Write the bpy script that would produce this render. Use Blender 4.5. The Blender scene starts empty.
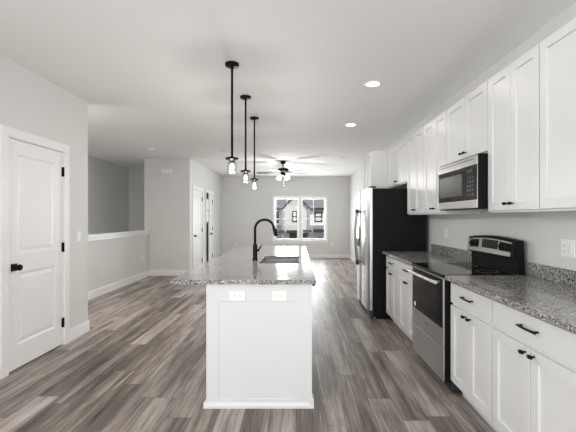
import bpy, bmesh, math, random
from mathutils import Vector, Matrix
random.seed(7)
SC = bpy.context.scene
COL = SC.collection
PI = math.pi

# ------------------------------------------------------------ camera
cam_d = bpy.data.cameras.new('camera'); cam = bpy.data.objects.new('camera', cam_d); COL.objects.link(cam)
F_PX = 360.0
cam_d.sensor_width = 36.0; cam_d.lens = F_PX / 576 * 36.0
cam.location = (0, 0, 1.35); cam.rotation_euler = (PI / 2, 0, 0)
cam_d.shift_x = -(296 - 288) / 576.0
cam_d.shift_y = (218 - 216) / 576.0
cam_d.clip_end = 500
SC.camera = cam

# ------------------------------------------------------------ world, sun, daylight, added fill lamps
w = bpy.data.worlds.new('sky'); SC.world = w; w.use_nodes = True
bg = w.node_tree.nodes['Background']
bg.inputs[0].default_value = (0.92, 0.95, 1.0, 1); bg.inputs[1].default_value = 0.9
sun_d = bpy.data.lights.new('sun', 'SUN'); sun_d.energy = 3.4; sun_d.angle = 0.02; sun_d.color = (1, .97, .92)
sun = bpy.data.objects.new('sun', sun_d); COL.objects.link(sun)
sun.rotation_euler = (math.radians(48), 0, math.radians(35))

def area(name, loc, rot, sx, sy, power, color=(1, 1, 1), spread=PI):
    d = bpy.data.lights.new(name, 'AREA'); d.shape = 'RECTANGLE'; d.size = sx; d.size_y = sy
    d.energy = power; d.color = color; d.spread = spread
    o = bpy.data.objects.new(name, d); COL.objects.link(o); o.location = loc; o.rotation_euler = rot
    return o
# fill lamps added in unseen wall openings behind and beside the camera
area('fill_rear', (-0.35, -5.05, 1.25), (PI / 2, 0, 0), 4.0, 2.3, 150, (.96, .985, 1.0))
area('fill_left', (-2.55, -0.7, 1.45), (0, -PI / 2, 0), 1.9, 3.4, 66, (.96, .985, 1.0))
area('fill_right', (1.86, -1.6, 1.45), (0, PI / 2, 0), 1.9, 3.4, 34, (.96, .985, 1.0))
# daylight through the living room window and the bedroom window
area('daylight_front', (0.14, 12.35, 1.34), (-PI / 2, 0, 0), 1.6, 1.35, 115, (0.95, 0.98, 1.0))

SC.view_settings.view_transform = 'Standard'; SC.view_settings.look = 'None'
SC.view_settings.gamma = 1; SC.view_settings.use_curve_mapping = False
SC.view_settings.exposure = 0.06
SC.cycles.use_denoising = True
SC.cycles.max_bounces = 10; SC.cycles.diffuse_bounces = 7; SC.cycles.glossy_bounces = 4
SC.cycles.transparent_max_bounces = 12; SC.cycles.caustics_reflective = False; SC.cycles.caustics_refractive = False
SC.cycles.sample_clamp_indirect = 6

# ------------------------------------------------------------ materials
def pmat(name, col, rough=.5, metal=0, spec=.5, bump=None):
    m = bpy.data.materials.new(name); m.use_nodes = True
    nt = m.node_tree; b = nt.nodes['Principled BSDF']
    b.inputs['Base Color'].default_value = (*col, 1); b.inputs['Roughness'].default_value = rough
    b.inputs['Metallic'].default_value = metal; b.inputs['Specular IOR Level'].default_value = spec
    tc = nt.nodes.new('ShaderNodeTexCoord')
    n = nt.nodes.new('ShaderNodeTexNoise'); n.inputs['Scale'].default_value = (bump or (60, .02))[0]
    n.inputs['Detail'].default_value = 3
    nt.links.new(tc.outputs['Object'], n.inputs['Vector'])
    bp = nt.nodes.new('ShaderNodeBump'); bp.inputs['Strength'].default_value = (bump or (60, .02))[1]
    bp.inputs['Distance'].default_value = .002
    nt.links.new(n.outputs['Fac'], bp.inputs['Height']); nt.links.new(bp.outputs['Normal'], b.inputs['Normal'])
    return m
def emat(name, col, s):
    m = bpy.data.materials.new(name); m.use_nodes = True; nt = m.node_tree; nt.nodes.clear()
    e = nt.nodes.new('ShaderNodeEmission'); e.inputs[0].default_value = (*col, 1); e.inputs[1].default_value = s
    o = nt.nodes.new('ShaderNodeOutputMaterial'); nt.links.new(e.outputs[0], o.inputs[0]); return m
def glassmat(name, tint=(1, 1, 1), gloss=.08, rough=.02):
    m = bpy.data.materials.new(name); m.use_nodes = True; nt = m.node_tree; nt.nodes.clear()
    t = nt.nodes.new('ShaderNodeBsdfTransparent'); t.inputs[0].default_value = (*tint, 1)
    g = nt.nodes.new('ShaderNodeBsdfGlossy'); g.inputs['Roughness'].default_value = rough
    lw = nt.nodes.new('ShaderNodeLayerWeight'); lw.inputs[0].default_value = .25
    mp = nt.nodes.new('ShaderNodeMapRange'); mp.inputs[3].default_value = gloss * .5; mp.inputs[4].default_value = .4
    mx = nt.nodes.new('ShaderNodeMixShader'); o = nt.nodes.new('ShaderNodeOutputMaterial')
    nt.links.new(lw.outputs['Facing'], mp.inputs[0]); nt.links.new(mp.outputs[0], mx.inputs[0])
    nt.links.new(t.outputs[0], mx.inputs[1]); nt.links.new(g.outputs[0], mx.inputs[2]); nt.links.new(mx.outputs[0], o.inputs[0])
    return m

M = {}
M['wall'] = pmat('wall_paint', (.70, .70, .683), .6, bump=(180, .08))
M['ceil'] = pmat('ceiling_paint', (.86, .86, .85), .8, bump=(120, .1))
M['trim'] = pmat('trim_white', (.86, .86, .857), .35)
M['cab'] = pmat('cabinet_white', (.70, .70, .698), .32)
M['black'] = pmat('black_metal', (.005, .005, .005), .45, spec=.15)
M['blackgloss'] = pmat('black_glass', (.004, .004, .0045), .07, spec=.3)
M['ovenglass'] = pmat('oven_glass', (.003, .003, .0035), .08, spec=.25)
M['mwwin'] = pmat('microwave_window', (.03, .03, .03), .3, spec=.2)
M['fridgeside'] = pmat('fridge_side', (.007, .007, .0073), .5, spec=.15, bump=(90, .5))
M['plastic'] = pmat('white_plastic', (.85, .85, .84), .3)
M['darkplastic'] = pmat('dark_plastic', (.03, .03, .03), .5)
M['grey'] = pmat('grey_plastic', (.3, .3, .3), .4)
M['chain'] = pmat('brass_chain', (.25, .22, .18), .35, metal=1)
M['blade'] = pmat('fan_blade', (.11, .105, .10), .4)
M['glass'] = glassmat('window_glass', gloss=.02)
M['jar'] = glassmat('clear_jar_glass', (.97, .97, .97), .12)
M['frost'] = emat('frosted_lit_glass', (1, .96, .9), 5)
M['bulb'] = emat('glowing_bulb', (1, .93, .82), 14)
M['led'] = emat('downlight_lens', (1, .97, .92), 9)
M['lensoff'] = pmat('lens_off', (.75, .75, .74), .4)
M['keys'] = pmat('key_print', (.06, .06, .06), .4)
M['display'] = pmat('display', (.008, .009, .01), .3, spec=.2)

def brushed(name, col, rough, axis_scale):
    m = bpy.data.materials.new(name); m.use_nodes = True; nt = m.node_tree; b = nt.nodes['Principled BSDF']
    b.inputs['Base Color'].default_value = (*col, 1); b.inputs['Metallic'].default_value = .9
    tc = nt.nodes.new('ShaderNodeTexCoord'); mp = nt.nodes.new('ShaderNodeMapping'); mp.inputs['Scale'].default_value = axis_scale
    n = nt.nodes.new('ShaderNodeTexNoise'); n.inputs['Scale'].default_value = 1; n.inputs['Detail'].default_value = 2
    r = nt.nodes.new('ShaderNodeMapRange'); r.inputs[3].default_value = rough - .06; r.inputs[4].default_value = rough + .06
    nt.links.new(tc.outputs['Object'], mp.inputs[0]); nt.links.new(mp.outputs[0], n.inputs['Vector'])
    nt.links.new(n.outputs['Fac'], r.inputs[0]); nt.links.new(r.outputs[0], b.inputs['Roughness'])
    return m
M['steel'] = brushed('stainless_steel', (.50, .49, .48), .3, (400, 4, 400))
M['steelbright'] = brushed('bright_stainless', (.78, .78, .77), .28, (400, 4, 400))
M['handlesteel'] = brushed('satin_handle', (.26, .26, .255), .35, (200, 200, 8))
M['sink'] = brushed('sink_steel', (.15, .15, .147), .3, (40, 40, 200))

def granite():
    m = bpy.data.materials.new('speckled_granite'); m.use_nodes = True; nt = m.node_tree; b = nt.nodes['Principled BSDF']
    N, L = nt.nodes.new, nt.links.new
    tc = N('ShaderNodeTexCoord')
    v = N('ShaderNodeTexVoronoi'); v.inputs['Scale'].default_value = 175; v.inputs['Randomness'].default_value = 1
    wn = N('ShaderNodeTexNoise'); wn.inputs['Scale'].default_value = 60; wn.inputs['Detail'].default_value = 4
    mx = N('ShaderNodeMixRGB'); mx.inputs[0].default_value = .025
    L(tc.outputs['Object'], mx.inputs[1]); L(wn.outputs['Color'], mx.inputs[2]); L(tc.outputs['Object'], wn.inputs['Vector'])
    L(mx.outputs[0], v.inputs['Vector'])
    sp = N('ShaderNodeSeparateColor'); L(v.outputs['Color'], sp.inputs[0])
    cr = N('ShaderNodeValToRGB'); cr.color_ramp.interpolation = 'CONSTANT'
    e = cr.color_ramp.elements
    e[0].position = 0; e[0].color = (.03, .03, .03, 1)
    e[1].position = .22; e[1].color = (.135, .13, .125, 1)
    for p, c in ((.36, .22), (.53, .31), (.72, .42), (.88, .56)):
        x = e.new(p); x.color = (c, c * .98, c * .95, 1)
    L(sp.outputs[0], cr.inputs[0])
    n2 = N('ShaderNodeTexNoise'); n2.inputs['Scale'].default_value = 9; n2.inputs['Detail'].default_value = 3; L(tc.outputs['Object'], n2.inputs['Vector'])
    m2 = N('ShaderNodeMixRGB'); m2.blend_type = 'OVERLAY'; m2.inputs[0].default_value = .35
    L(cr.outputs[0], m2.inputs[1]); L(n2.outputs['Fac'], m2.inputs[2]); L(m2.outputs[0], b.inputs['Base Color'])
    b.inputs['Roughness'].default_value = .1; b.inputs['Specular IOR Level'].default_value = .55
    return m
M['granite'] = granite()

def planks():
    m = bpy.data.materials.new('vinyl_plank_floor'); m.use_nodes = True; nt = m.node_tree; b = nt.nodes['Principled BSDF']
    N, L = nt.nodes.new, nt.links.new
    def math_(op, a, bb=None, c=None):
        n = N('ShaderNodeMath'); n.operation = op
        for i, q in enumerate((a, bb, c)):
            if q is None: continue
            if isinstance(q, (int, float)): n.inputs[i].default_value = q
            else: L(q, n.inputs[i])
        return n.outputs[0]
    tc = N('ShaderNodeTexCoord'); s = N('ShaderNodeSeparateXYZ'); L(tc.outputs['Object'], s.inputs[0])
    X, Y = s.outputs[0], s.outputs[1]
    W, LEN = .178, 1.22
    xr = math_('DIVIDE', X, W); row = math_('FLOOR', xr)
    w1 = N('ShaderNodeTexWhiteNoise'); w1.noise_dimensions = '1D'; L(row, w1.inputs['W'])
    u = math_('ADD', math_('DIVIDE', Y, LEN), math_('MULTIPLY', w1.outputs['Value'], 7.3))
    colid = math_('FLOOR', u)
    cb = N('ShaderNodeCombineXYZ'); L(row, cb.inputs[0]); L(colid, cb.inputs[1])
    w2 = N('ShaderNodeTexWhiteNoise'); w2.noise_dimensions = '2D'; L(cb.outputs[0], w2.inputs['Vector'])
    ident = w2.outputs['Value']
    def streak(sx, sy, det, off):
        c = N('ShaderNodeCombineXYZ')
        L(math_('ADD', math_('MULTIPLY', X, sx), math_('MULTIPLY', ident, off)), c.inputs[0])
        L(math_('MULTIPLY', Y, sy), c.inputs[1]); L(math_('MULTIPLY', ident, 23.0), c.inputs[2])
        n = N('ShaderNodeTexNoise'); n.inputs['Scale'].default_value = 1; n.inputs['Detail'].default_value = det
        n.inputs['Roughness'].default_value = .6; n.inputs['Distortion'].default_value = .4
        L(c.outputs[0], n.inputs['Vector']); return n.outputs['Fac']
    a = streak(11, .8, 3, 41); f = streak(120, 6, 3, 77); g = streak(38, 2.2, 4, 13)
    fac = math_('ADD', math_('ADD', math_('MULTIPLY', a, .86), math_('MULTIPLY', ident, .22)),
                math_('ADD', math_('MULTIPLY', f, .36), math_('MULTIPLY', g, .40)))
    fac = math_('SUBTRACT', fac, .44)
    cr = N('ShaderNodeValToRGB'); e = cr.color_ramp.elements
    e[0].position = .18; e[0].color = (.045, .035, .028, 1); e[1].position = .86; e[1].color = (.70, .64, .595, 1)
    x = e.new(.42); x.color = (.185, .153, .131, 1); x = e.new(.62); x.color = (.42, .365, .33, 1)
    L(fac, cr.inputs[0])
    fx = math_('FRACT', xr); fy = math_('FRACT', u)
    sx_ = math_('LESS_THAN', math_('MINIMUM', fx, math_('SUBTRACT', 1, fx)), .012)
    sy_ = math_('LESS_THAN', math_('MINIMUM', fy, math_('SUBTRACT', 1, fy)), .0018)
    seam = math_('MAXIMUM', sx_, sy_)
    mx = N('ShaderNodeMixRGB'); mx.inputs[2].default_value = (.03, .027, .025, 1)
    L(math_('MULTIPLY', seam, .6), mx.inputs[0]); L(cr.outputs[0], mx.inputs[1]); L(mx.outputs[0], b.inputs['Base Color'])
    b.inputs['Roughness'].default_value = .42; b.inputs['Specular IOR Level'].default_value = .45
    bp = N('ShaderNodeBump'); bp.inputs['Strength'].default_value = .15; bp.inputs['Distance'].default_value = .002
    L(f, bp.inputs['Height']); L(bp.outputs[0], b.inputs['Normal'])
    return m
M['floor'] = planks()

# ------------------------------------------------------------ mesh helpers (all in world coordinates)
def origin(o):
    v = Vector((0, 0, 0))
    while o: v += o.location; o = o.parent
    return v
class MB:
    def __init__(s): s.bm = bmesh.new(); s.smooth = False
    def box(s, x0, x1, y0, y1, z0, z1):
        vs = [s.bm.verts.new(p) for p in ((x0,y0,z0),(x1,y0,z0),(x1,y1,z0),(x0,y1,z0),(x0,y0,z1),(x1,y0,z1),(x1,y1,z1),(x0,y1,z1))]
        for f in ((3,2,1,0),(4,5,6,7),(0,1,5,4),(1,2,6,5),(2,3,7,6),(3,0,4,7)): s.bm.faces.new([vs[i] for i in f])
        return s
    def ring(s, c, ax, r, seg, ru=None):
        ax = Vector(ax).normalized(); h = Vector((0,0,1)) if abs(ax.z) < .9 else Vector((0,1,0))
        u = ax.cross(h).normalized(); v = ax.cross(u)
        ru = ru or r
        return [s.bm.verts.new(Vector(c) + u*(ru*math.cos(2*PI*i/seg)) + v*(r*math.sin(2*PI*i/seg))) for i in range(seg)]
    def loft(s, rings, caps=True, smooth=True):
        n = len(rings[0])
        for a, b in zip(rings, rings[1:]):
            for i in range(n):
                f = s.bm.faces.new((a[i], a[(i+1)%n], b[(i+1)%n], b[i])); f.smooth = smooth
        if caps:
            s.bm.faces.new(list(reversed(rings[0]))); s.bm.faces.new(rings[-1])
        return s
    def cyl(s, p0, p1, r, seg=24, r2=None, ru=None):
        ax = Vector(p1) - Vector(p0)
        return s.loft([s.ring(p0, ax, r, seg, ru), s.ring(p1, ax, r if r2 is None else r2, seg, ru)])
    def lathe(s, c, prof, seg=28, caps=True, ax=(0,0,1)):  # prof: (radius, offset along axis)
        a = Vector(ax).normalized()
        return s.loft([s.ring(Vector(c) + a*h, a, max(r, .0002), seg) for r, h in prof], caps)
    def tube(s, pts, r, seg=12):
        pts = [Vector(p) for p in pts]; rings = []
        rr = r if isinstance(r, (list, tuple)) else [r]*len(pts)
        t0 = (pts[1]-pts[0]).normalized(); h = Vector((0,1,0)) if abs(t0.y) < .9 else Vector((0,0,1))
        u = t0.cross(h).normalized()
        for i, p in enumerate(pts):
            t = (pts[min(i+1, len(pts)-1)] - pts[max(i-1, 0)]).normalized()
            u = (u - t*u.dot(t)).normalized(); v = t.cross(u)
            rings.append([s.bm.verts.new(p + u*(rr[i]*math.cos(2*PI*k/seg)) + v*(rr[i]*math.sin(2*PI*k/seg))) for k in range(seg)])
        return s.loft(rings)
    def prism(s, pts, off):     # planar polygon (3d points) extruded along off
        a = [s.bm.verts.new(p) for p in pts]; b = [s.bm.verts.new(Vector(p)+Vector(off)) for p in pts]
        n = len(pts); s.bm.faces.new(list(reversed(a))); s.bm.faces.new(b)
        for i in range(n): s.bm.faces.new((a[i], a[(i+1)%n], b[(i+1)%n], b[i]))
        return s
    def slab(s, mp, u0, u1, v0, v1, th, panels=(), rings=((.004, -.007),), ch=.002):
        """panelled slab: mp(u,v,d) -> point; front at d=0, back at d=-th; panels = (ua,ub,va,vb)"""
        us = sorted({u0+ch, u1-ch} | {p[0] for p in panels} | {p[1] for p in panels})
        vs = sorted({v0+ch, v1-ch} | {p[2] for p in panels} | {p[3] for p in panels})
        V = lambda u, v, d: s.bm.verts.new(mp(u, v, d))
        def q(pts): s.bm.faces.new([V(*p) for p in pts])
        for i in range(len(us)-1):
            for j in range(len(vs)-1):
                a, b, c, d = us[i], us[i+1], vs[j], vs[j+1]
                cu, cv = (a+b)/2, (c+d)/2
                if any(p[0] < cu < p[1] and p[2] < cv < p[3] for p in panels): continue
                q(((a,c,0),(b,c,0),(b,d,0),(a,d,0)))
        for (a, b, c, d) in panels:
            dep, ins = 0, 0
            for (di, dd) in rings:
                n_i, n_d = ins+di, dd
                R0 = [(a+ins,c+ins,dep),(b-ins,c+ins,dep),(b-ins,d-ins,dep),(a+ins,d-ins,dep)]
                R1 = [(a+n_i,c+n_i,n_d),(b-n_i,c+n_i,n_d),(b-n_i,d-n_i,n_d),(a+n_i,d-n_i,n_d)]
                for k in range(4): q((R0[k], R0[(k+1)%4], R1[(k+1)%4], R1[k]))
                ins, dep = n_i, n_d
            q(((a+ins,c+ins,dep),(b-ins,c+ins,dep),(b-ins,d-ins,dep),(a+ins,d-ins,dep)))
        O = [(u0+ch,v0+ch,0),(u1-ch,v0+ch,0),(u1-ch,v1-ch,0),(u0+ch,v1-ch,0)]
        P = [(u0,v0,-ch),(u1,v0,-ch),(u1,v1,-ch),(u0,v1,-ch)]; B = [(u0,v0,-th),(u1,v0,-th),(u1,v1,-th),(u0,v1,-th)]
        for k in range(4):
            q((O[(k+1)%4], O[k], P[k], P[(k+1)%4])); q((P[(k+1)%4], P[k], B[k], B[(k+1)%4]))
        q(list(reversed(B)))
        return s
    def build(s, name, mat, parent=None, bevel=0, loc=None, mod=None):
        bmesh.ops.remove_doubles(s.bm, verts=s.bm.verts, dist=1e-6)
        bmesh.ops.recalc_face_normals(s.bm, faces=s.bm.faces)
        if parent is None and loc is None:      # origin at base centre
            c = [v.co for v in s.bm.verts]
            loc = Vector(((min(p.x for p in c)+max(p.x for p in c))/2, (min(p.y for p in c)+max(p.y for p in c))/2, min(p.z for p in c)))
        off = origin(parent) if parent else Vector(loc)
        if parent is not None and loc is not None: off = off + Vector(loc)
        bmesh.ops.translate(s.bm, verts=s.bm.verts, vec=-off)
        me = bpy.data.meshes.new(name); s.bm.to_mesh(me); s.bm.free()
        me.materials.append(M[mat] if isinstance(mat, str) else mat)
        o = bpy.data.objects.new(name, me); COL.objects.link(o)
        if parent: o.parent = parent
        if parent is None: o.location = off
        if bevel:
            b = o.modifiers.new('bevel', 'BEVEL'); b.width = bevel; b.segments = 2; b.limit_method = 'ANGLE'
        return o
def thing(name, label, cat, loc, group=None):
    o = bpy.data.objects.new(name, None); COL.objects.link(o); o.location = loc; o.empty_display_size = .1
    o['label'] = label; o['category'] = cat
    if group: o['group'] = group
    return o
def tag(o, label, cat, group=None, kind=None):
    o['label'] = label; o['category'] = cat
    if group: o['group'] = group
    if kind: o['kind'] = kind
    return o
def struct(o): o['kind'] = 'structure'; return o
def sbox(name, mat, *b, bevel=0, label=None):
    o = struct(MB().box(*b).build(name, mat, bevel=bevel))
    if label: o['label'] = label
    return o
def copy_tree(o, parent=None):
    c = o.copy(); COL.objects.link(c); c.parent = parent
    for ch in list(o.children):
        copy_tree(ch, c)
    return c

# ------------------------------------------------------------ room shell
XR, XL, XP, XS = 1.785, -2.48, -3.42, -4.6      # right wall, left wall, half-wall face, stairwell far wall
YR, YF, HC = -5.0, 12.1, 2.73
T = .12
fl = MB(); fl.box(XP-T, XR+T, YR-T, YF+.15, -.25, 0); fl.box(XS-T, XP-T, YR-T, 5.2, -.25, 0); fl.box(XS-T, XP-T, 10.02, YF+.15, -.25, 0)
struct(fl.build('floor', 'floor', loc=(0, 0, 0)))
sbox('ceiling', 'ceil', XS-T, XR+T, YR-T, YF+.15, HC, HC+.12)
def wall_with_holes(name, mp, u0, u1, holes, th):
    """mp(u,v,d): wall in u (length) and v (height); holes (ua,ub,va,vb)"""
    mb = MB(); hs = sorted(holes); cur = u0
    def bx(a, b, c, d):
        if b-a < 1e-4 or d-c < 1e-4: return
        P = [mp(a, c, 0), mp(b, d, -th)]
        x = sorted((P[0][0], P[1][0])); y = sorted((P[0][1], P[1][1])); z = sorted((P[0][2], P[1][2]))
        mb.box(x[0], x[1], y[0], y[1], z[0], z[1])
    for (a, b, c, d) in hs:
        bx(cur, a, 0, HC); bx(a, b, 0, c); bx(a, b, d, HC); cur = b
    bx(cur, u1, 0, HC)
    return struct(mb.build(name, 'wall'))
WX0, WX1, WZ0, WZ1 = -.735, 1.015, .60, 2.045
wall_with_holes('wall_far', lambda u, v, d: (u, YF-d, v), XS-T, XR+T, [(WX0, WX1, WZ0, WZ1), (-3.5, -2.72, 1.15, 2.05)], .15)
wall_with_holes('wall_rear', lambda u, v, d: (u, YR+d, v), XL-T, XR+T, [(-2.38, 1.68, .08, 2.42)], .15)  # opening added out of view for the rear fill lamp
wall_with_holes('wall_right', lambda u, v, d: (XR-d, u, v), YR-T, YF, [(-3.3, .1, .5, 2.4)], T)  # unseen opening added for the right fill lamp
# block with the closet door
D1a, D1b, DH = 3.095, 3.83, 2.045
wall_with_holes('wall_left', lambda u, v, d: (XL+d, u, v), YR, 4.29, [(-2.4, 1.0, .5, 2.4), (D1a-.01, D1b+.01, 0, DH+.01)], T)  # first hole is an unseen opening added for the left fill lamp
sbox('wall_closet_end', 'wall', XS, XL-T, 4.17, 4.29, 0, HC)
sbox('wall_closet_back', 'wall', XL-.85, XL-.75, 2.0, 4.17, 0, HC)
sbox('wall_closet_side', 'wall', XL-.75, XL-T, 2.0, 2.1, 0, HC)
# stairwell and half wall
sbox('wall_stairwell', 'wall', XS-T, XS, 4.17, 10.02, -2.8, HC)
sbox('wall_stairwell_end', 'wall', XS, XP-T, 9.9, 10.02, -2.8, HC)
sbox('wall_stairwell_side', 'wall', XP-T, XP, 8.4+T, 10.02, -2.8, HC)
sbox('wall_half', 'wall', XP-T, XP, 5.2, 8.4, -.25, 1.035)
sbox('trim_half_wall_cap', 'trim', XP-T-.03, XP+.03, 5.17, 8.398, 1.035, 1.068, bevel=.004)
sbox('trim_half_wall_apron', 'trim', XP, XP+.014, 5.2, 8.4, .965, 1.035, bevel=.002)
sbox('floor_lower_landing', 'floor', XS, XP-T, 5.2, 9.9, -2.9, -2.8)
sbox('wall_hall', 'wall', XP-T, XL, 8.4, 8.4+T, -.25, HC)
# left wall of the living room with two doors
D2a, D2b = 8.68, 9.50
D3a, D3b = 9.92, 10.67
wall_with_holes('wall_living_left', lambda u, v, d: (XL+d, u, v), 8.4+T, YF, [(D2a-.01, D2b+.01, 0, DH+.01), (D3a-.01, D3b+.01, 0, DH+.01)], T)
sbox('wall_bedroom_side', 'wall', XP, XL-T, 9.66, 9.76, 0, HC)
sbox('wall_bedroom_left', 'wall', XS-T, XS, 10.02, YF, 0, HC)

# baseboards
BH, BT = .13, .015
def bb(name, *b): return sbox(name, 'trim', *b, 0, BH, bevel=.004)
CW = .088
bb('baseboard_right', XR-BT, XR, 6.33, YF)
bb('baseboard_far', XL, XR, YF-BT, YF)
bb('baseboard_left', XL, XL+BT, D1b+CW, 4.29+BT)
bb('baseboard_left_near', XL, XL+BT, YR, D1a-CW)
bb('baseboard_left_return', XL-.9, XL, 4.29, 4.29+BT)
bb('baseboard_half_wall', XP, XP+BT, 5.2, 8.4)
bb('baseboard_hall', XP, XL+BT, 8.4-BT, 8.4)
bb('baseboard_living_left', XL, XL+BT, 8.4, D2a-CW)
bb('baseboard_living_left_middle', XL, XL+BT, D2b+CW, D3a-CW)
bb('baseboard_living_left_far', XL, XL+BT, D3b+CW, YF)

# ------------------------------------------------------------ interior doors (facing +X)
def casing(n, a, b):
    m = MB()
    for (y0, y1) in ((a-CW, a-.006), (b+.006, b+CW)): m.box(XL, XL+.018, y0, y1, 0, DH+.006)
    m.box(XL, XL+.018, a-CW, b+CW, DH+.006, DH+CW)
    # jamb lining
    m.box(XL-T, XL, a-.01, a-.002, 0, DH+.01); m.box(XL-T, XL, b+.002, b+.01, 0, DH+.01); m.box(XL-T, XL, a-.01, b+.01, DH+.002, DH+.01)
    return struct(m.build('trim_%d' % n, 'trim', bevel=.003))
def panel_door(n, a, b, xf, knob_side, hinge_side, swing=0, label=None):
    """door leaf, front face at x=xf facing +X"""
    root = bpy.data.objects.new('door_%d' % n, None); COL.objects.link(root); struct(root)
    hy = b if hinge_side > 0 else a
    root.location = (xf, hy, 0); root['label'] = label
    mp = lambda u, v, d: (xf+d, u, v)
    st = .115
    pn = [(a+st, b-st, 1.03, DH-.13), (a+st, b-st, .22, .86)]
    MB().slab(mp, a+.002, b-.002, .012, DH-.002, .035, pn, ((.012, -.007), (.012, -.009), (.03, -.003)), .002).build('leaf', 'trim', root)
    ky = a+.07 if knob_side < 0 else b-.07
    k = MB(); k.box(xf, xf+.008, ky-.032, ky+.032, .915-.032, .915+.032)
    k.cyl((xf+.008, ky, .915), (xf+.04, ky, .915), .011, 16)
    k.lathe((xf+.036, ky, .915), ((.012, 0), (.024, .004), (.028, .014), (.026, .026), (.014, .031)), 24, ax=(1, 0, 0))
    k.build('door_knob', 'black', root)
    for z in (.24, 1.04, 1.84):
        h = MB(); h.cyl((xf+.008, hy+.001*hinge_side, z-.05), (xf+.008, hy+.001*hinge_side, z+.05), .009, 12)
        h.box(xf-.001, xf+.003, hy-.02, hy+.02, z-.048, z+.048)
        h.build('hinge', 'black', root)
    root.rotation_euler.z = swing
    return root
casing(1, D1a, D1b); panel_door(1, D1a, D1b, XL-.002, -1, 1, label='white two-panel closet door in the near left wall with black square-backed knob')
casing(2, D2a, D2b); panel_door(2, D2a, D2b, XL-.002, -1, 1, label='closed white panel door in the far left living room wall')
casing(3, D3a, D3b); panel_door(3, D3a, D3b, XL-.002, -1, 1, math.radians(8.0), label='white panel door standing slightly ajar at the end of the left wall')

# ------------------------------------------------------------ windows
def window(n, x0, x1, z0, z1, yin, label, sashes=2, wm=.06):
    root = bpy.data.objects.new('window_%d' % n, None); COL.objects.link(root); struct(root); root.location = ((x0+x1)/2, yin, z0)
    root['label'] = label
    c = MB(); cw = .045
    if n == 1:
        c.box(x0-cw, x1+cw, yin-.02, yin, z1, z1+cw); c.box(x0-cw, x0, yin-.02, yin, z0, z1); c.box(x1, x1+cw, yin-.02, yin, z0, z1)
        c.build('casing', 'trim', root, bevel=.003)
        MB().box(x0-cw-.02, x1+cw+.02, yin-.05, yin+.03, z0-.025, z0).build('window_sill', 'trim', root, bevel=.004)
        MB().box(x0-cw, x1+cw, yin-.018, yin, z0-.10, z0-.025).build('apron', 'trim', root, bevel=.002)
    n_s = sashes; full = x1-x0; mull = .10 if n_s == 2 else 0
    wdt = (full-mull)/n_s
    fr = MB(); fr.box(x0, x1, yin+.03, yin+.12, z0, z0+.03); fr.box(x0, x1, yin+.03, yin+.12, z1-.03, z1)
    fr.box(x0, x0+.03, yin+.03, yin+.12, z0+.03, z1-.03); fr.box(x1-.03, x1, yin+.03, yin+.12, z0+.03, z1-.03)
    if mull: fr.box(x0+wdt, x0+wdt+mull, yin+.0, yin+.13, z0+.03, z1-.03)
    fr.build('window_frame', 'trim', root, bevel=.002)
    zm = (z0+z1)/2
    for k in range(n_s):
        a = x0+k*(wdt+mull)+(.03 if k == 0 else 0); b = x0+k*(wdt+mull)+wdt-(.03 if k == n_s-1 else 0)
        for (c0, c1, yy) in ((z0+.03, zm+.015, yin+.05), (zm-.015, z1-.03, yin+.085)):
            s = MB(); r = .032
            s.box(a, b, yy, yy+.03, c0, c0+r); s.box(a, b, yy, yy+.03, c1-r, c1); s.box(a, a+r, yy, yy+.03, c0+r, c1-r); s.box(b-r, b, yy, yy+.03, c0+r, c1-r)
            if c1 > zm+.1: s.box((a+b)/2-.009, (a+b)/2+.009, yy+.008, yy+.022, c0+r, c1-r)
            so = s.build('sash', 'trim', root)
            MB().box(a+r, b-r, yy+.013, yy+.017, c0+r, c1-r).build('pane', 'glass', so)
    return root
window(1, WX0, WX1, WZ0, WZ1, YF, 'white double-hung twin window in the far living room wall')
window(2, -3.5, -2.72, 1.15, 2.05, YF, 'window of the side room glimpsed past the door ajar', 1)

# ------------------------------------------------------------ outside: townhouses over the street (60 m away)
M['siding'] = pmat('pale_siding', (.55, .54, .52), .8, bump=(3, .2))
M['siding2'] = pmat('white_siding', (.80, .80, .79), .8)
M['shingle'] = pmat('grey_shingle', (.17, .17, .18), .9, bump=(8, .6))
M['darktrim'] = pmat('dark_trim', (.02, .02, .022), .6)
M['brick'] = pmat('reddish_brick', (.25, .16, .13), .85)
M['extwin'] = pmat('exterior_window_glass', (.10, .11, .12), .15)
M['asphalt'] = pmat('street', (.22, .22, .21), .95)
sbox('ground', 'asphalt', -60, 60, 13, 120, -3.3, -3.0)
EY = 60.0
ex = lambda x: (x-296)/6.0
ez = lambda y: 1.35+(218-y)/6.0
th_ = thing('townhouse', 'pale gabled townhouse row with grey roofs seen through the far window', 'building', (0, EY, -3))
m = MB()
m.box(ex(284), ex(308), EY, EY+10, -3, ez(207)); m.prism([(ex(284), EY, ez(207)), (ex(308), EY, ez(207)), (ex(296), EY, ez(195.5))], (0, 10, 0))
m.build('gable_wall', 'siding', th_)
m = MB(); m.box(ex(240), ex(284), EY+1.5, EY+11, -3, ez(209)); m.box(ex(308), ex(356), EY+1.5, EY+11, -3, ez(209)); m.build('side_wall', 'siding2', th_)
m = MB()
m.prism([(ex(240), EY+1.0, ez(209)), (ex(240), EY+1.0, ez(209)+.15), (ex(240), EY+9, ez(190)), (ex(240), EY+9, ez(209))], (116/6, 0, 0))
m.build('main_roof', 'shingle', th_)
m = MB()
for s in (-1, 1):
    x0_, x1_ = 296, 296+13.5*s
    m.prism([(ex(x0_), EY-.4, ez(194.2)), (ex(x1_), EY-.4, ez(207.2)), (ex(x1_), EY-.4, ez(208.6)), (ex(x0_), EY-.4, ez(195.8))], (0, 10, 0))
m.build('gable_roof', 'darktrim', th_)
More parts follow.
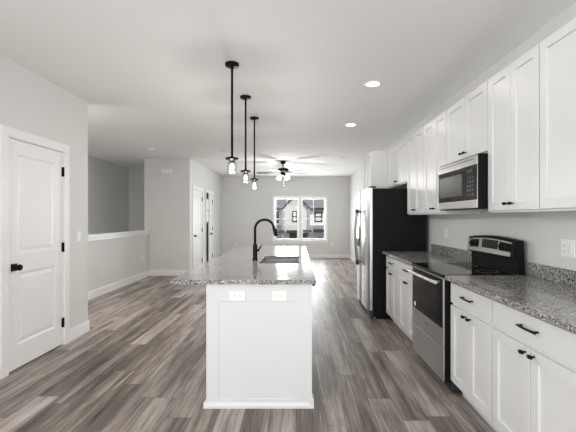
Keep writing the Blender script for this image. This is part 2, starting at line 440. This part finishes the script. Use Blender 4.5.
m = MB(); m.box(ex(240), ex(284), EY+.8, EY+1.6, ez(210), ez(207.6)); m.box(ex(308), ex(356), EY+.8, EY+1.6, ez(210), ez(207.6)); m.build('gutter', 'darktrim', th_)
m = MB(); m.box(ex(240), ex(284.5), EY-.6, EY+1.5, ez(232.6), ez(230)); m.box(ex(286.5), ex(297), EY-.9, EY, ez(232.6), ez(230.2)); m.box(ex(302), ex(312), EY-.9, EY, ez(232.2), ez(229.8)); m.box(ex(313.5), ex(356), EY-.6, EY+1.5, ez(232.2), ez(229.8)); m.build('porch_roof', 'darktrim', th_)
def ewin(x0, x1, y0, y1, yy, mat='extwin'):
    f = MB(); t = .2
    a, b, c, d = ex(x0), ex(x1), ez(y1), ez(y0)
    f.box(a, b, yy-.08, yy, c, c+t); f.box(a, b, yy-.08, yy, d-t, d); f.box(a, a+t, yy-.08, yy, c, d); f.box(b-t, b, yy-.08, yy, c, d); f.box(a, b, yy-.08, yy, (c+d)/2-t/2, (c+d)/2+t/2)
    w_ = f.build('window', 'darktrim', th_); MB().box(a+t, b-t, yy-.05, yy, c+t, d-t).build('pane', mat, w_)
ewin(292, 297, 211, 222, EY, 'siding2'); ewin(315, 323, 211.5, 222, EY+1.5, 'siding2'); ewin(275.5, 278.5, 211, 218, EY+1.5); ewin(275.5, 278.5, 220, 223, EY+1.5); ewin(333, 340, 211.5, 222, EY+1.5)
for b_ in ((289.5, 297, EY-.06, EY, 238.5, 233), (302.5, 307.5, EY-.06, EY, 237.5, 233), (275, 283, EY+1.4, EY+1.5, 239.5, 237.8), (319, 324, EY+1.4, EY+1.5, 239.5, 237.8)):
    MB().box(ex(b_[0]), ex(b_[1]), b_[2], b_[3], ez(b_[4]), ez(b_[5])).build('garage_opening', 'darktrim', th_)
for (a_, b_) in ((281.5, 284), (308, 310)): MB().box(ex(a_), ex(b_), EY-.3, EY+1.5, -3, ez(209)).build('corner_post', 'grey', th_)
for (a_, b_) in ((240, 284), (310, 356)): MB().box(ex(a_), ex(b_), EY+1.35, EY+1.5, ez(229), ez(225.5)).build('balcony_rail', 'grey', th_)

# ------------------------------------------------------------ cabinets
def mpX(xf): return lambda u, v, d: (xf-d, u, v)        # front faces -X
def mpXp(xf): return lambda u, v, d: (xf+d, u, v)       # front faces +X
def mpY(yf): return lambda u, v, d: (u, yf-d, v)        # front faces -Y
def shaker(root, mp, a, b, c, d, fw=.057, name='door'):
    return MB().slab(mp, a, b, c, d, .02, [(a+fw, b-fw, c+fw, d-fw)], ((.0025, -.011),), .0018).build(name, 'cab', root)
def knob(parent, xf, y, z, s=1, along='y'):
    k = MB(); o = -s
    k.cyl((xf, y, z), (xf+o*.02, y, z), .005, 12)
    if along == 'y': k.tube([(xf+o*.024, y-.012, z), (xf+o*.026, y, z), (xf+o*.024, y+.012, z)], [.009, .011, .009], 12)
    return k.build('knob', 'black', parent)
def pull(parent, xf, y, z, L_=.145):
    k = MB(); h = L_/2
    pts = [(xf, y-h*.86, z), (xf-.02, y-h*.86, z)]
    k.cyl(pts[0], (xf-.026, y-h*.82, z), .005, 10); k.cyl((xf, y+h*.86, z), (xf-.026, y+h*.82, z), .005, 10)
    k.tube([(xf-.022, y-h, z-.002), (xf-.028, y-h*.6, z), (xf-.031, y, z), (xf-.028, y+h*.6, z), (xf-.022, y+h, z-.002)], .0062, 10)
    return k.build('drawer_pull', 'black', parent)
XB = 1.17                                        # base door face
CT = .883
def base_cab(y0, y1, label):
    t = thing('base_cabinet', label, 'kitchen cabinet', ((XB+XR)/2, (y0+y1)/2, 0), 'white base cabinets along the right wall')
    y0 += .0015; y1 -= .0015
    m = MB(); m.box(XB+.02, XR-.004, y0, y1, .105, CT-.002); m.build('carcass', 'cab', t)
    m = MB(); m.box(XB+.095, XR-.004, y0, y1, 0.001, .105); m.build('toe_kick', 'cab', t)
    r = .008; yc = (y0+y1)/2
    d = MB().slab(mpX(XB), y0+r, y1-r, .715, .862, .02, (), ch=.003).build('drawer', 'cab', t)
    pull(d, XB, yc, .797)
    for (a, b, ky) in ((y0+r, yc-.003, yc-.034), (yc+.003, y1-r, yc+.034)):
        dd = shaker(t, mpX(XB), a, b, .125, .695); knob(dd, XB, ky, .668)
    return t
base_cab(4.105, 4.685, 'white base cabinet beside the refrigerator, drawer over two doors')
base_cab(3.49, 4.105, 'white base cabinet directly left of the range, drawer over two doors')
base_cab(2.155, 2.735, 'white base cabinet directly right of the range, drawer over two doors')
base_cab(1.445, 2.155, 'wide white base cabinet cut by the right frame edge, nearest of its run')
XU = 1.455; UB, UT = 1.39, 2.41
def upper_cab(y0, y1, z0, label, doors=2, kz=.045):
    t = thing('wall_cabinet', label, 'kitchen cabinet', ((XU+XR)/2, (y0+y1)/2, z0), 'white wall cabinets along the right wall')
    y0 += .0015; y1 -= .0015
    MB().box(XU+.02, XR-.002, y0, y1, z0, UT).build('carcass', 'cab', t)
    r = .004; yc = (y0+y1)/2
    for (a, b, ky) in ((y0+r, yc-.002, yc-.032), (yc+.002, y1-r, yc+.032)):
        dd = shaker(t, mpX(XU), a, b, z0+.014, UT-.014); knob(dd, XU, ky, z0+.014+kz)
    return t
upper_cab(1.375, 2.155, UB, 'tall white wall cabinet cut by the right frame edge, nearest one')
upper_cab(2.155, 2.735, UB, 'tall white two-door wall cabinet between microwave and nearest wall cabinet')
upper_cab(2.735, 3.49, 1.85, 'short white wall cabinet above the microwave')
upper_cab(3.49, 4.105, UB, 'tall white two-door wall cabinet just beyond the microwave')
upper_cab(4.105, 4.715, UB, 'tall white two-door wall cabinet just before the refrigerator')
upper_cab(4.715, 5.695, 1.82, 'short white wall cabinet above the refrigerator')
# pantry beyond the refrigerator
t = thing('pantry_cabinet', 'tall deep white pantry cabinet beyond the refrigerator', 'kitchen cabinet', (1.48, 6.005, 0))
MB().box(1.20, XR-.002, 5.70, 6.31, .105, UT).build('carcass', 'cab', t)
MB().box(1.27, XR-.002, 5.70, 6.31, .001, .105).build('toe_kick', 'cab', t)
for (c, d, kz) in ((.125, 1.36, 1.28), (1.38, UT-.014, 1.43)):
    for (a, b, ky) in ((5.714, 6.003, 5.97), (6.007, 6.296, 6.04)):
        dd = shaker(t, mpX(1.18), a, b, c, d); knob(dd, 1.18, ky, kz)

# ------------------------------------------------------------ worktops
def worktop(y0, y1, label, splash):
    t = thing('countertop', label, 'countertop', ((1.13+XR)/2, (y0+y1)/2, CT), 'granite worktops along the right wall')
    MB().box(1.13, XR-.002, y0, y1, CT, .914).build('slab', 'granite', t, bevel=.003)
    MB().box(XR-.022, XR-.002, y0, y1, .9145, 1.015).build('backsplash', 'granite', t, bevel=.002)
worktop(3.495, 4.70, 'speckled granite worktop between range and refrigerator', 1)
worktop(1.435, 2.738, 'speckled granite worktop right of the range, nearest the camera', 1)

# ------------------------------------------------------------ island
IX0, IX1, IY0, IY1 = -.64, .115, 2.565, 5.46
t = thing('kitchen_island', 'white kitchen island with framed end panel under granite top', 'kitchen island', ((IX0+IX1)/2, 4.0, 0))
MB().box(IX0+.012, IX1-.02, IY0+.02, IY1, .0, .66).box(IX0+.012, IX1-.02, IY0+.02, 3.42, .66, CT-.001).box(IX0+.012, IX1-.02, 4.17, IY1, .66, CT-.001).box(IX0+.012, -.40, 3.42, 4.17, .66, CT-.001).box(.05, IX1-.02, 3.42, 4.17, .66, CT-.001).build('body', 'cab', t)
MB().slab(mpY(IY0), IX0, IX1-.001, .0, CT-.001, .02, [(IX0+.09, IX1-.1, .06, .758)], ((.003, -.005),), .0015).build('end_panel', 'cab', t)
MB().box(IX0, IX0+.012, IY0+.02, IY1, 0, CT-.001).build('back_panel', 'cab', t)
m = MB()
m.prism([(IX0-.016, IY0-.002, 0), (IX0-.016, IY0-.016, 0), (IX0-.016, IY0-.016, .018), (IX0-.016, IY0-.008, .038), (IX0-.016, IY0-.002, .042)], (IX1-IX0+.028, 0, 0))
m.box(IX0-.014, IX0, IY0-.002, IY1, 0, .04)
m.build('base_moulding', 'cab', t)
m = MB(); m.box(IX1-.02, IX1+.012, IY0-.014, IY0+.06, 0, .07); m.build('corner_block', 'cab', t, bevel=.003)
n_ = 5; st_ = (IY1-IY0-.04)/n_
for i in range(n_):
    a = IY0+.03+i*st_+.012; b = a+st_-.02; yc = (a+b)/2
    for (p, q_, ky) in ((a, yc-.002, yc-.03), (yc+.002, b, yc+.03)):
        dd = shaker(t, mpXp(IX1), p, q_, .12, .86); knob(dd, IX1, ky, .82, -1)
# slab with a sink cut-out
t = thing('island_countertop', 'long speckled granite island top with seating overhang', 'countertop', (-.37, 4.03, CT))
SX0, SX1, SY0, SY1 = -.36, .03, 3.46, 4.13
TX0, TX1, TY0, TY1 = -.885, .142, 2.53, 5.54
m = MB(); bm = m.bm
def rct(x0, x1, y0, y1, z): return [bm.verts.new(p) for p in ((x0,y0,z),(x1,y0,z),(x1,y1,z),(x0,y1,z))]
ot, it, ob, ib = rct(TX0,TX1,TY0,TY1,.914), rct(SX0,SX1,SY0,SY1,.914), rct(TX0,TX1,TY0,TY1,CT), rct(SX0,SX1,SY0,SY1,CT)
for k in range(4):
    j = (k+1) % 4
    bm.faces.new((ot[k], ot[j], it[j], it[k])); bm.faces.new((ob[j], ob[k], ib[k], ib[j]))
    bm.faces.new((ob[k], ob[j], ot[j], ot[k])); bm.faces.new((it[k], it[j], ib[j], ib[k]))
m.build('slab', 'granite', t, bevel=.003)
# sink: undermount double bowl
t = thing('kitchen_sink', 'undermount stainless double-bowl sink set in the island top', 'sink', ((SX0+SX1)/2, 3.81, .69))
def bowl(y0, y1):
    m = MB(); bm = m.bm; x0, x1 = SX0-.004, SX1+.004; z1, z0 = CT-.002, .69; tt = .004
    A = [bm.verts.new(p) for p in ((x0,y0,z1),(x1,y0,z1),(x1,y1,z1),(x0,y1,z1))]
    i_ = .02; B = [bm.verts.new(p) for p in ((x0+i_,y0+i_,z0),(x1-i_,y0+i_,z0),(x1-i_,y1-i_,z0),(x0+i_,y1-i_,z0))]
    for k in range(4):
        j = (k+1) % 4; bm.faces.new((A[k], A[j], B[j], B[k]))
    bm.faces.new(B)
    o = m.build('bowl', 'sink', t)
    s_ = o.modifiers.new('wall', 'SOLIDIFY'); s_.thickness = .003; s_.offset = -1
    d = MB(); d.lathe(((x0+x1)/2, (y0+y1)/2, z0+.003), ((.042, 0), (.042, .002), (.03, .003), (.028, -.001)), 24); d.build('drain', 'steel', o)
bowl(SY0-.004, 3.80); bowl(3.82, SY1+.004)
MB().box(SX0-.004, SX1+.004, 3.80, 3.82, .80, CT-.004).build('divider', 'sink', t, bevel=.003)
# faucet
fx, fy = -.425, 3.74
t = thing('kitchen_faucet', 'matte black gooseneck pull-down faucet on the island top', 'faucet', (fx, fy, .914))
m = MB(); m.lathe((fx, fy, .9145), ((.030, 0), (.030, .006), (.026, .012), (.024, .03), (.024, .15), (.019, .165)), 28); m.build('body', 'black', t)
pts = [(fx, fy, 1.06), (fx, fy, 1.14)]; R_ = .098
for i in range(0, 17):
    a = PI - i*(PI*.94)/16
    pts.append((fx+R_+R_*math.cos(a), fy, 1.235+R_*math.sin(a)))
MB().tube(pts, .0135, 16).build('neck', 'black', t)
e0 = Vector(pts[-1]); dr = (Vector(pts[-1])-Vector(pts[-2])).normalized()
MB().tube([e0-dr*.01, e0+dr*.02, e0+dr*.07, e0+dr*.095], [.015, .0175, .021, .019], 18).build('spray_head', 'black', t)
m = MB(); m.cyl((fx+.018, fy, 1.015), (fx+.04, fy, 1.015), .013, 16); m.tube([(fx+.036, fy, 1.015), (fx+.055, fy, 1.045), (fx+.068, fy, 1.07)], [.009, .007, .006], 10); m.build('lever', 'black', t)

# ------------------------------------------------------------ range
RX, RY0, RY1 = 1.125, 2.75, 3.484
t = thing('electric_range', 'stainless and black glass-top electric range between the base cabinets', 'stove', (1.42, 3.1, 0))
MB().box(RX+.013, 1.75, RY0, RY1, .09, .895).build('body', 'black', t, bevel=.002)
MB().box(1.21, 1.74, RY0+.03, RY1-.03, 0, .09).build('plinth', 'darkplastic', t)
ck = MB().box(1.118, 1.70, RY0-.002, RY1+.002, .896, .917).build('cooktop', 'blackgloss', t, bevel=.004)
for (cx, cy, r) in ((1.29, 2.92, .10), (1.29, 3.29, .085), (1.55, 2.92, .085), (1.55, 3.29, .10)):
    MB().lathe((cx, cy, .9172), ((r, 0), (r, .0002), (r-.004, .0002), (r-.004, 0)), 40, caps=False).build('burner_ring', 'grey', ck)
m = MB().slab(mpX(RX), RY0+.004, RY1-.004, .352, .885, .012, [(RY0+.012, RY1-.012, .50, .882)], ((.001, -.0015),), .004)
dr_ = m.build('oven_door', 'steel', t)
MB().box(RX-.002, RX+.004, RY0+.012, RY1-.012, .502, .878).build('glass', 'ovenglass', dr_, bevel=.002)
m = MB()
hz = .852
pts = [(RX-.048-.012*math.sin(PI*i/10), RY0+.03+(RY1-RY0-.06)*i/10, hz) for i in range(11)]
m.tube(pts, .013, 14); m.cyl((RX, RY0+.06, hz), (RX-.05, RY0+.06, hz), .01, 12); m.cyl((RX, RY1-.06, hz), (RX-.05, RY1-.06, hz), .01, 12)
m.build('handle', 'steelbright', dr_)
MB().cyl((RX-.0035, RY1-.085, .545), (RX-.002, RY1-.085, .545), .022, 28).build('sticker', 'plastic', dr_)
m = MB()
for i in range(6): m.box(RX-.0015, RX+.001, 3.065+i*.013, 3.073+i*.013, .436, .443)
m.build('maker_mark', 'darkplastic', dr_)
MB().slab(mpX(RX), RY0+.004, RY1-.004, .095, .345, .012, (), ch=.002).build('storage_drawer', 'steel', t)
# backguard
m = MB(); seg = 14
def bgz(y): u_ = (y-(RY0+RY1)/2)/((RY1-RY0)/2); return 1.175+.022*(1-u_*u_)
prof = []
ys = [RY0+(RY1-RY0)*i/seg for i in range(seg+1)]
rings = []
for y in ys:
    z = bgz(y)
    rings.append([m.bm.verts.new(p) for p in ((1.70, y, .917), (1.70, y, 1.03), (1.655, y, 1.045), (1.672, y, z-.008), (1.682, y, z), (1.74, y, z), (1.75, y, .917))])
m.loft(rings, smooth=False); bgd = m.build('backguard', 'black', t)
m = MB()   # stainless fascia following the sloping face
def fpt(y, f, lift=0):   # f: 0 bottom .. 1 top of face
    z0, z1 = 1.045, bgz(y)-.008; x0, x1 = 1.655, 1.672
    return (x0+(x1-x0)*f-lift, y, z0+(z1-z0)*f)
def strip(mm, ya, yb, f0, f1, lift, n=10):
    R = []
    for i in range(n+1):
        y = ya+(yb-ya)*i/n
        R.append([mm.bm.verts.new(p) for p in (fpt(y, f0, 0), fpt(y, f0, lift), fpt(y, f1, lift), fpt(y, f1, 0))])
    mm.loft(R, smooth=False)
strip(m, RY0+.035, RY1-.004, .04, .9, .003); m.build('control_panel', 'steel', bgd)
m = MB(); strip(m, 2.965, 3.215, .32, .84, .005, 4); m.build('display', 'display', bgd)
for (ya, yb) in ((2.785, 2.945), (3.27, 3.43)):
    m = MB(); strip(m, ya, yb, .3, .82, .0045, 4); m.build('dial_plate', 'black', bgd)
for y in (2.825, 2.905, 3.31, 3.39):
    p = fpt(y, .56, .004); MB().lathe(p, ((.024, 0), (.022, .006), (.016, .008), (.015, .022), (.012, .024)), 22, ax=(-1, 0, .15)).build('dial', 'black', bgd)
    
# ------------------------------------------------------------ microwave
MX, MY0, MY1, MZ0, MZ1 = 1.38, 2.745, 3.48, 1.42, 1.835
t = thing('microwave', 'stainless over-the-range microwave with black glass door', 'microwave', (1.58, 3.1, MZ0))
MB().box(MX+.012, XR-.003, MY0, MY1, MZ0, MZ1+.01).build('case', 'black', t, bevel=.002)
f_ = MB().box(MX, MX+.011, MY0+.003, MY1-.003, MZ0+.008, MZ1).build('front_frame', 'steel', t, bevel=.003)
MB().box(MX-.003, MX+.004, MY0+.003, MY1-.003, MZ0+.072, MZ1-.07).build('door_glass', 'blackgloss', t, bevel=.002)
MB().box(MX-.0045, MX, 2.985, MY1-.03, MZ0+.115, MZ1-.115).build('door_window', 'mwwin', t, bevel=.003)
MB().box(MX-.006, MX, MY0+.05, MY0+.15, MZ1-.125, MZ1-.100).build('clock_display', 'display', t)
m = MB()
for i in range(5):
    for j in range(3): m.cyl((MX-.0045, MY0+.06+j*.04, MZ0+.115+i*.034), (MX-.002, MY0+.06+j*.04, MZ0+.115+i*.034), .010, 10)
m.build('button_pad', 'keys', t)
m = MB()
for i in range(26): m.box(MX-.001, MX+.002, MY0+.05+i*.025, MY0+.066+i*.025, MZ1-.028, MZ1-.022)
m.build('vent_slot', 'darkplastic', t)
for (a_, b_) in ((MY0+.05, MY0+.33), (MY1-.33, MY1-.05)): MB().box(MX+.06, 1.70, a_, b_, MZ0-.004, MZ0).build('grease_filter', 'steel', t)

# ------------------------------------------------------------ refrigerator
FY0, FY1, FZ = 4.785, 5.675, 1.745
t = thing('refrigerator', 'side-by-side refrigerator with stainless doors and black textured side', 'refrigerator', (1.38, 5.23, 0))
MB().box(1.025, 1.735, FY0+.003, FY1-.003, .03, FZ).build('case', 'fridgeside', t, bevel=.006)
ym = 5.315
def fdoor(y0, y1):
    m = MB(); n = 12; rings = []
    P = []
    w_ = y1-y0
    outline = [(1.018, y0)]
    for i in range(n+1):
        u_ = i/n; y = y0+w_*u_
        edge = min(u_, 1-u_)*w_
        bulge = .014*(1-(2*u_-1)**2)
        rnd = .022*(1-math.sqrt(max(0, 1-(1-min(edge/.022, 1))**2)))
        outline.append((.965-bulge+rnd, y))
    outline.append((1.018, y1))
    m.prism([(x, y, .12) for x, y in outline], (0, 0, FZ+.008-.12))
    return m.build('door', 'steelbright', t, bevel=.003)
dn = fdoor(FY0, ym-.003); df = fdoor(ym+.003, FY1)
for (dd, hy) in ((dn, ym-.045), (df, ym+.045)):
    m = MB(); pts = [(.905-.028*math.sin(PI*i/12), hy, .70+.75*i/12) for i in range(13)]
    m.tube(pts, [.017]+[.014]*11+[.017], 12); m.cyl((.953, hy, .71), (.90, hy, .71), .016, 12); m.cyl((.953, hy, 1.44), (.90, hy, 1.44), .016, 12)
    hd = m.build('handle', 'handlesteel', dd)
    for z in (.70, 1.45): MB().tube([(.907, hy, z-.03), (.903, hy, z), (.907, hy, z+.03)], .0195, 12).build('end_cap', 'darkplastic', dd)
m = MB(); m.box(.944, .953, ym+.10, FY1-.09, .92, 1.22); m.build('dispenser', 'blackgloss', df, bevel=.003)
m = MB(); m.box(.985, 1.03, FY0+.01, FY1-.01, .02, .112); m.build('kick_grille', 'darkplastic', t)
m = MB()
for y in (FY0+.05, FY1-.05):
    for x in (1.05, 1.70): MB().cyl((x, y, 0), (x, y, .035), .022, 14).build('foot', 'grey', t)
for y in (FY0+.045, FY1-.045): MB().box(.985, 1.07, y-.03, y+.03, FZ+.009, FZ+.03).build('hinge_cover', 'darkplastic', t, bevel=.004)

# ------------------------------------------------------------ pendants
def pendant(x, y, label, first=None):
    if first:
        c = copy_tree(first); c.location = (x, y, HC); c['label'] = label; return c
    t = thing('pendant_light', label, 'pendant lamp', (x, y, HC), 'pendants over the island')
    MB().lathe((x, y, HC), ((.062, -.0005), (.062, -.018), (.056, -.024), (.010, -.026), (.008, -.04))).build('canopy', 'black', t)
    MB().cyl((x, y, HC-.03), (x, y, 1.90), .0105, 14).build('rod', 'black', t)
    MB().lathe((x, y, 1.905), ((.012, 0), (.014, -.012), (.055, -.016), (.058, -.022), (.058, -.032), (.03, -.034), (.022, -.05), (.022, -.068), (.018, -.07))).build('cap', 'black', t)
    m = MB(); pr = ((.036, -.034), (.038, -.05), (.042, -.075), (.043, -.145), (.040, -.152), (.0385, -.150), (.041, -.143), (.0400, -.076), (.036, -.05), (.034, -.036))
    m.lathe((x, y, 1.905), pr, caps=False); m.build('glass_shade', 'jar', t)
    b = MB().lathe((x, y, 1.905), ((.010, -.07), (.011, -.078), (.016, -.092), (.018, -.106), (.012, -.120), (.002, -.126))).build('bulb', 'bulb', t)
    d = bpy.data.lights.new('pendant_glow', 'POINT'); d.energy = 17; d.color = (1, .97, .93); d.shadow_soft_size = .03
    lo = bpy.data.objects.new('bulb_glow', d); COL.objects.link(lo); lo.parent = t; lo.location = (0, 0, 1.79-HC-.02)
    return t
p1 = pendant(-.572, 3.22, 'black rod pendant with clear jar shade nearest the camera, hanging largest')
pendant(-.572, 4.09, 'black rod pendant with clear jar shade, middle of the three over island', p1)
pendant(-.572, 4.95, 'black rod pendant with clear jar shade farthest along the island, smallest', p1)

# ------------------------------------------------------------ ceiling fan
cx, cy = -.315, 8.75
t = thing('ceiling_fan', 'dark ceiling fan with grey blades and lit glass shades in the living room', 'ceiling fan', (cx, cy, HC))
MB().lathe((cx, cy, HC), ((.065, 0), (.068, -.02), (.05, -.06), (.02, -.075))).build('canopy', 'black', t)
MB().cyl((cx, cy, HC-.06), (cx, cy, 2.56), .013, 14).build('downrod', 'black', t)
MB().lathe((cx, cy, 2.57), ((.03, 0), (.10, -.015), (.135, -.035), (.135, -.085), (.10, -.10), (.05, -.105))).build('motor', 'black', t)
MB().lathe((cx, cy, 2.466), ((.05, 0), (.06, -.02), (.06, -.075), (.04, -.095))).build('switch_housing', 'black', t)
for k in range(5):
    a = math.radians(90+72*k+9)
    R = Matrix.Rotation(a, 4, 'Z')
    pitch = Matrix.Rotation(math.radians(11), 4, 'X')
    m = MB()
    prof = [(.17, .045), (.24, .058), (.45, .066), (.60, .064), (.65, .05), (.665, .02)]
    top = [(x_, w_) for x_, w_ in prof] + [(x_, -w_) for x_, w_ in reversed(prof)]
    m.prism([(x_, y_, 0) for x_, y_ in top], (0, 0, .007))
    bmesh.ops.transform(m.bm, matrix=Matrix.Translation((cx, cy, 2.455)) @ R @ pitch, verts=m.bm.verts)
    bl = m.build('blade', 'blade', t)
    m = MB(); m.box(.09, .23, -.012, .012, .0, .012); m.box(.19, .25, -.03, .03, .006, .012)
    bmesh.ops.transform(m.bm, matrix=Matrix.Translation((cx, cy, 2.457)) @ R @ pitch, verts=m.bm.verts)
    m.build('blade_bracket', 'black', bl)
for k in range(4):
    a = math.radians(45+90*k+8); dx, dy = math.cos(a), math.sin(a)
    c0 = Vector((cx+dx*.05, cy+dy*.05, 2.40)); c1 = Vector((cx+dx*.11, cy+dy*.11, 2.385))
    arm = MB().tube([c0, (c0+c1)/2+Vector((0, 0, .008)), c1], .01, 10).build('lamp_arm', 'black', t)
    ax = Vector((dx*.45, dy*.45, -1)).normalized()
    MB().lathe(c1, ((.022, 0), (.03, .02), (.045, .05), (.055, .09), (.052, .1)), 20, ax=ax).build('glass_shade', 'frost', arm)
d = bpy.data.lights.new('fan_glow', 'POINT'); d.energy = 40; d.color = (1, .98, .95); d.shadow_soft_size = .10
lo = bpy.data.objects.new('fan_glow', d); COL.objects.link(lo); lo.parent = t; lo.location = (0, 0, 2.22-HC)
m = MB(); m.cyl((cx+.02, cy, 2.375), (cx+.02, cy, 2.13), .0025, 6); m.lathe((cx+.02, cy, 2.13), ((.003, 0), (.012, -.01), (.012, -.03), (.003, -.035)), 12); m.build('pull_chain', 'chain', t)

# ------------------------------------------------------------ ceiling fixtures
def downlight(x, y, label, lit, power=2):
    t = thing('recessed_light', label, 'ceiling light', (x, y, HC), 'recessed lights in the ceiling')
    MB().lathe((x, y, HC), ((.092, 0), (.092, -.004), (.085, -.009), (.068, -.008), (.066, -.001)), 36, caps=False).build('trim_ring', 'plastic', t)
    MB().lathe((x, y, HC), ((.067, -.001), (.067, -.004), (.03, -.0045)), 36).build('lens', 'led' if lit else 'lensoff', t)
    if lit:
        d = bpy.data.lights.new('downlight', 'AREA'); d.shape = 'DISK'; d.size = .13; d.energy = power; d.color = (1, .97, .93); d.spread = PI
        lo = bpy.data.objects.new('downlight_glow', d); COL.objects.link(lo); lo.parent = t; lo.location = (0, 0, -.012)
    return t
downlight(.79, 3.70, 'lit recessed ceiling light nearest the camera, larger of the lit pair', True)
downlight(.81, 5.32, 'lit recessed ceiling light further along, smaller of the lit pair', True)
downlight(.79, 2.08, 'added unseen recessed fill light above the range side, before the nearest visible one', True)  # continues the visible row out of view, added for brightness
downlight(.79, .46, 'added unseen recessed fill light just above the camera', True)  # out of view, added to even out the room light
downlight(-3.0, 4.8, 'added hidden recessed fill light at the head of the stairs', True, 26)  # hidden behind the corner, added to brighten hall wall and half wall
downlight(-1.49, 7.40, 'unlit recessed ceiling light left of the ceiling fan', False)
downlight(1.07, 8.20, 'unlit recessed ceiling light right of the ceiling fan', False)
t = thing('smoke_detector', 'small round white smoke detector on the ceiling before the hall wall', 'smoke detector', (-2.86, 7.1, HC))
MB().lathe((-2.86, 7.1, HC), ((.07, 0), (.07, -.012), (.062, -.03), (.04, -.04), (.0, -.041)), 32).build('housing', 'plastic', t)
MB().lathe((-2.86, 7.1, HC-.04), ((.012, 0), (.012, -.004), (.0, -.005)), 16).build('test_button', 'lensoff', t)

# ------------------------------------------------------------ wall plates
def plate(name, label, cat, c, face, wdt, hgt, kind='outlet', group=None, gangs=1, horiz=False):
    """face: '+x','-x','-y' ; c centre on the wall"""
    if face == '+x': mp = lambda u, v, d: (c[0]+.006+d, c[1]+u, c[2]+v)
    elif face == '-x': mp = lambda u, v, d: (c[0]-.006-d, c[1]+u, c[2]+v)
    else: mp = lambda u, v, d: (c[0]+u, c[1]-.006-d, c[2]+v)
    t = thing(name, label, cat, c, group)
    MB().slab(mp, -wdt/2, wdt/2, -hgt/2, hgt/2, .006, (), ch=.002).build('cover_plate', 'plastic', t)
    def bxm(mm, u0, u1, v0, v1, d0, d1):
        p, q = mp(u0, v0, d0), mp(u1, v1, d1)
        s = [sorted((p[i], q[i])) for i in range(3)]; mm.box(s[0][0], s[0][1], s[1][0], s[1][1], s[2][0], s[2][1])
    for g in range(gangs):
        off = (g-(gangs-1)/2)*.046
        m = MB()
        if kind == 'switch' or (kind == 'both' and g == 0):
            bxm(m, off-.016, off+.016, -.033, .033, 0, .004); m.build('rocker', 'plastic', t, bevel=.001)
        else:
            if horiz: bxm(m, -.033, .033, -.016, .016, 0, .002)
            else: bxm(m, off-.016, off+.016, -.033, .033, 0, .002)
            rc = m.build('receptacle', 'plastic', t)
            m = MB()
            for s in (-1, 1):
                for q in (-1, 1):
                    if horiz: bxm(m, s*.018-.004, s*.018+.004, q*.006-.001, q*.006+.001, .002, .0028)
                    else: bxm(m, off+q*.006-.001, off+q*.006+.001, s*.018-.004, s*.018+.004, .002, .0028)
                if horiz: bxm(m, s*.018+.007, s*.018+.010, -.002, .002, .002, .0028)
            m.build('slot', 'darkplastic', rc)
    return t
G = 'wall outlets'
plate('light_switch', 'white light switch beside the closet door on the near left wall', 'light switch', (XL, 4.11, 1.14), '+x', .07, .115, 'switch')
plate('wall_outlet', 'white outlet low on the half wall, nearer of the two', 'outlet', (XP, 7.59, .46), '+x', .07, .115, group=G)
plate('wall_outlet', 'white outlet low on the half wall, nearer the hall corner', 'outlet', (XP, 8.01, .46), '+x', .07, .115, group=G)
plate('wall_outlet', 'white outlet low on the far wall right of the window', 'outlet', (1.20, YF, .45), '-y', .07, .115, group=G)
plate('wall_outlet', 'white outlet low on the far wall left of the window', 'outlet', (-2.03, YF, .45), '-y', .07, .115, group=G)
plate('wall_outlet', 'double-gang white plate above the near granite backsplash at right edge', 'outlet', (XR, 2.36, 1.15), '-x', .118, .115, 'both', G, 2)
plate('wall_outlet', 'single white outlet above the backsplash between range and refrigerator', 'outlet', (XR, 4.28, 1.17), '-x', .07, .115, group=G)
plate('island_outlet', 'white horizontal outlet at the left of the island end panel', 'outlet', (-.418, IY0, .795), '-y', .115, .07, group='outlets on the island end', horiz=True)
plate('island_outlet', 'white horizontal outlet at the right of the island end panel', 'outlet', (-.12, IY0, .795), '-y', .105, .07, group='outlets on the island end', horiz=True)
t = thing('door_chime', 'small white chime box high on the hall wall', 'door chime', (-3.0, 8.4, 2.40))
MB().box(-3.12, -2.88, 8.36, 8.4, 2.39, 2.49).build('cover', 'plastic', t, bevel=.006)
m = MB()
for i in range(4): m.box(-3.08, -2.92, 8.358, 8.361, 2.41+i*.017, 2.416+i*.017)
m.build('grille', 'lensoff', t)
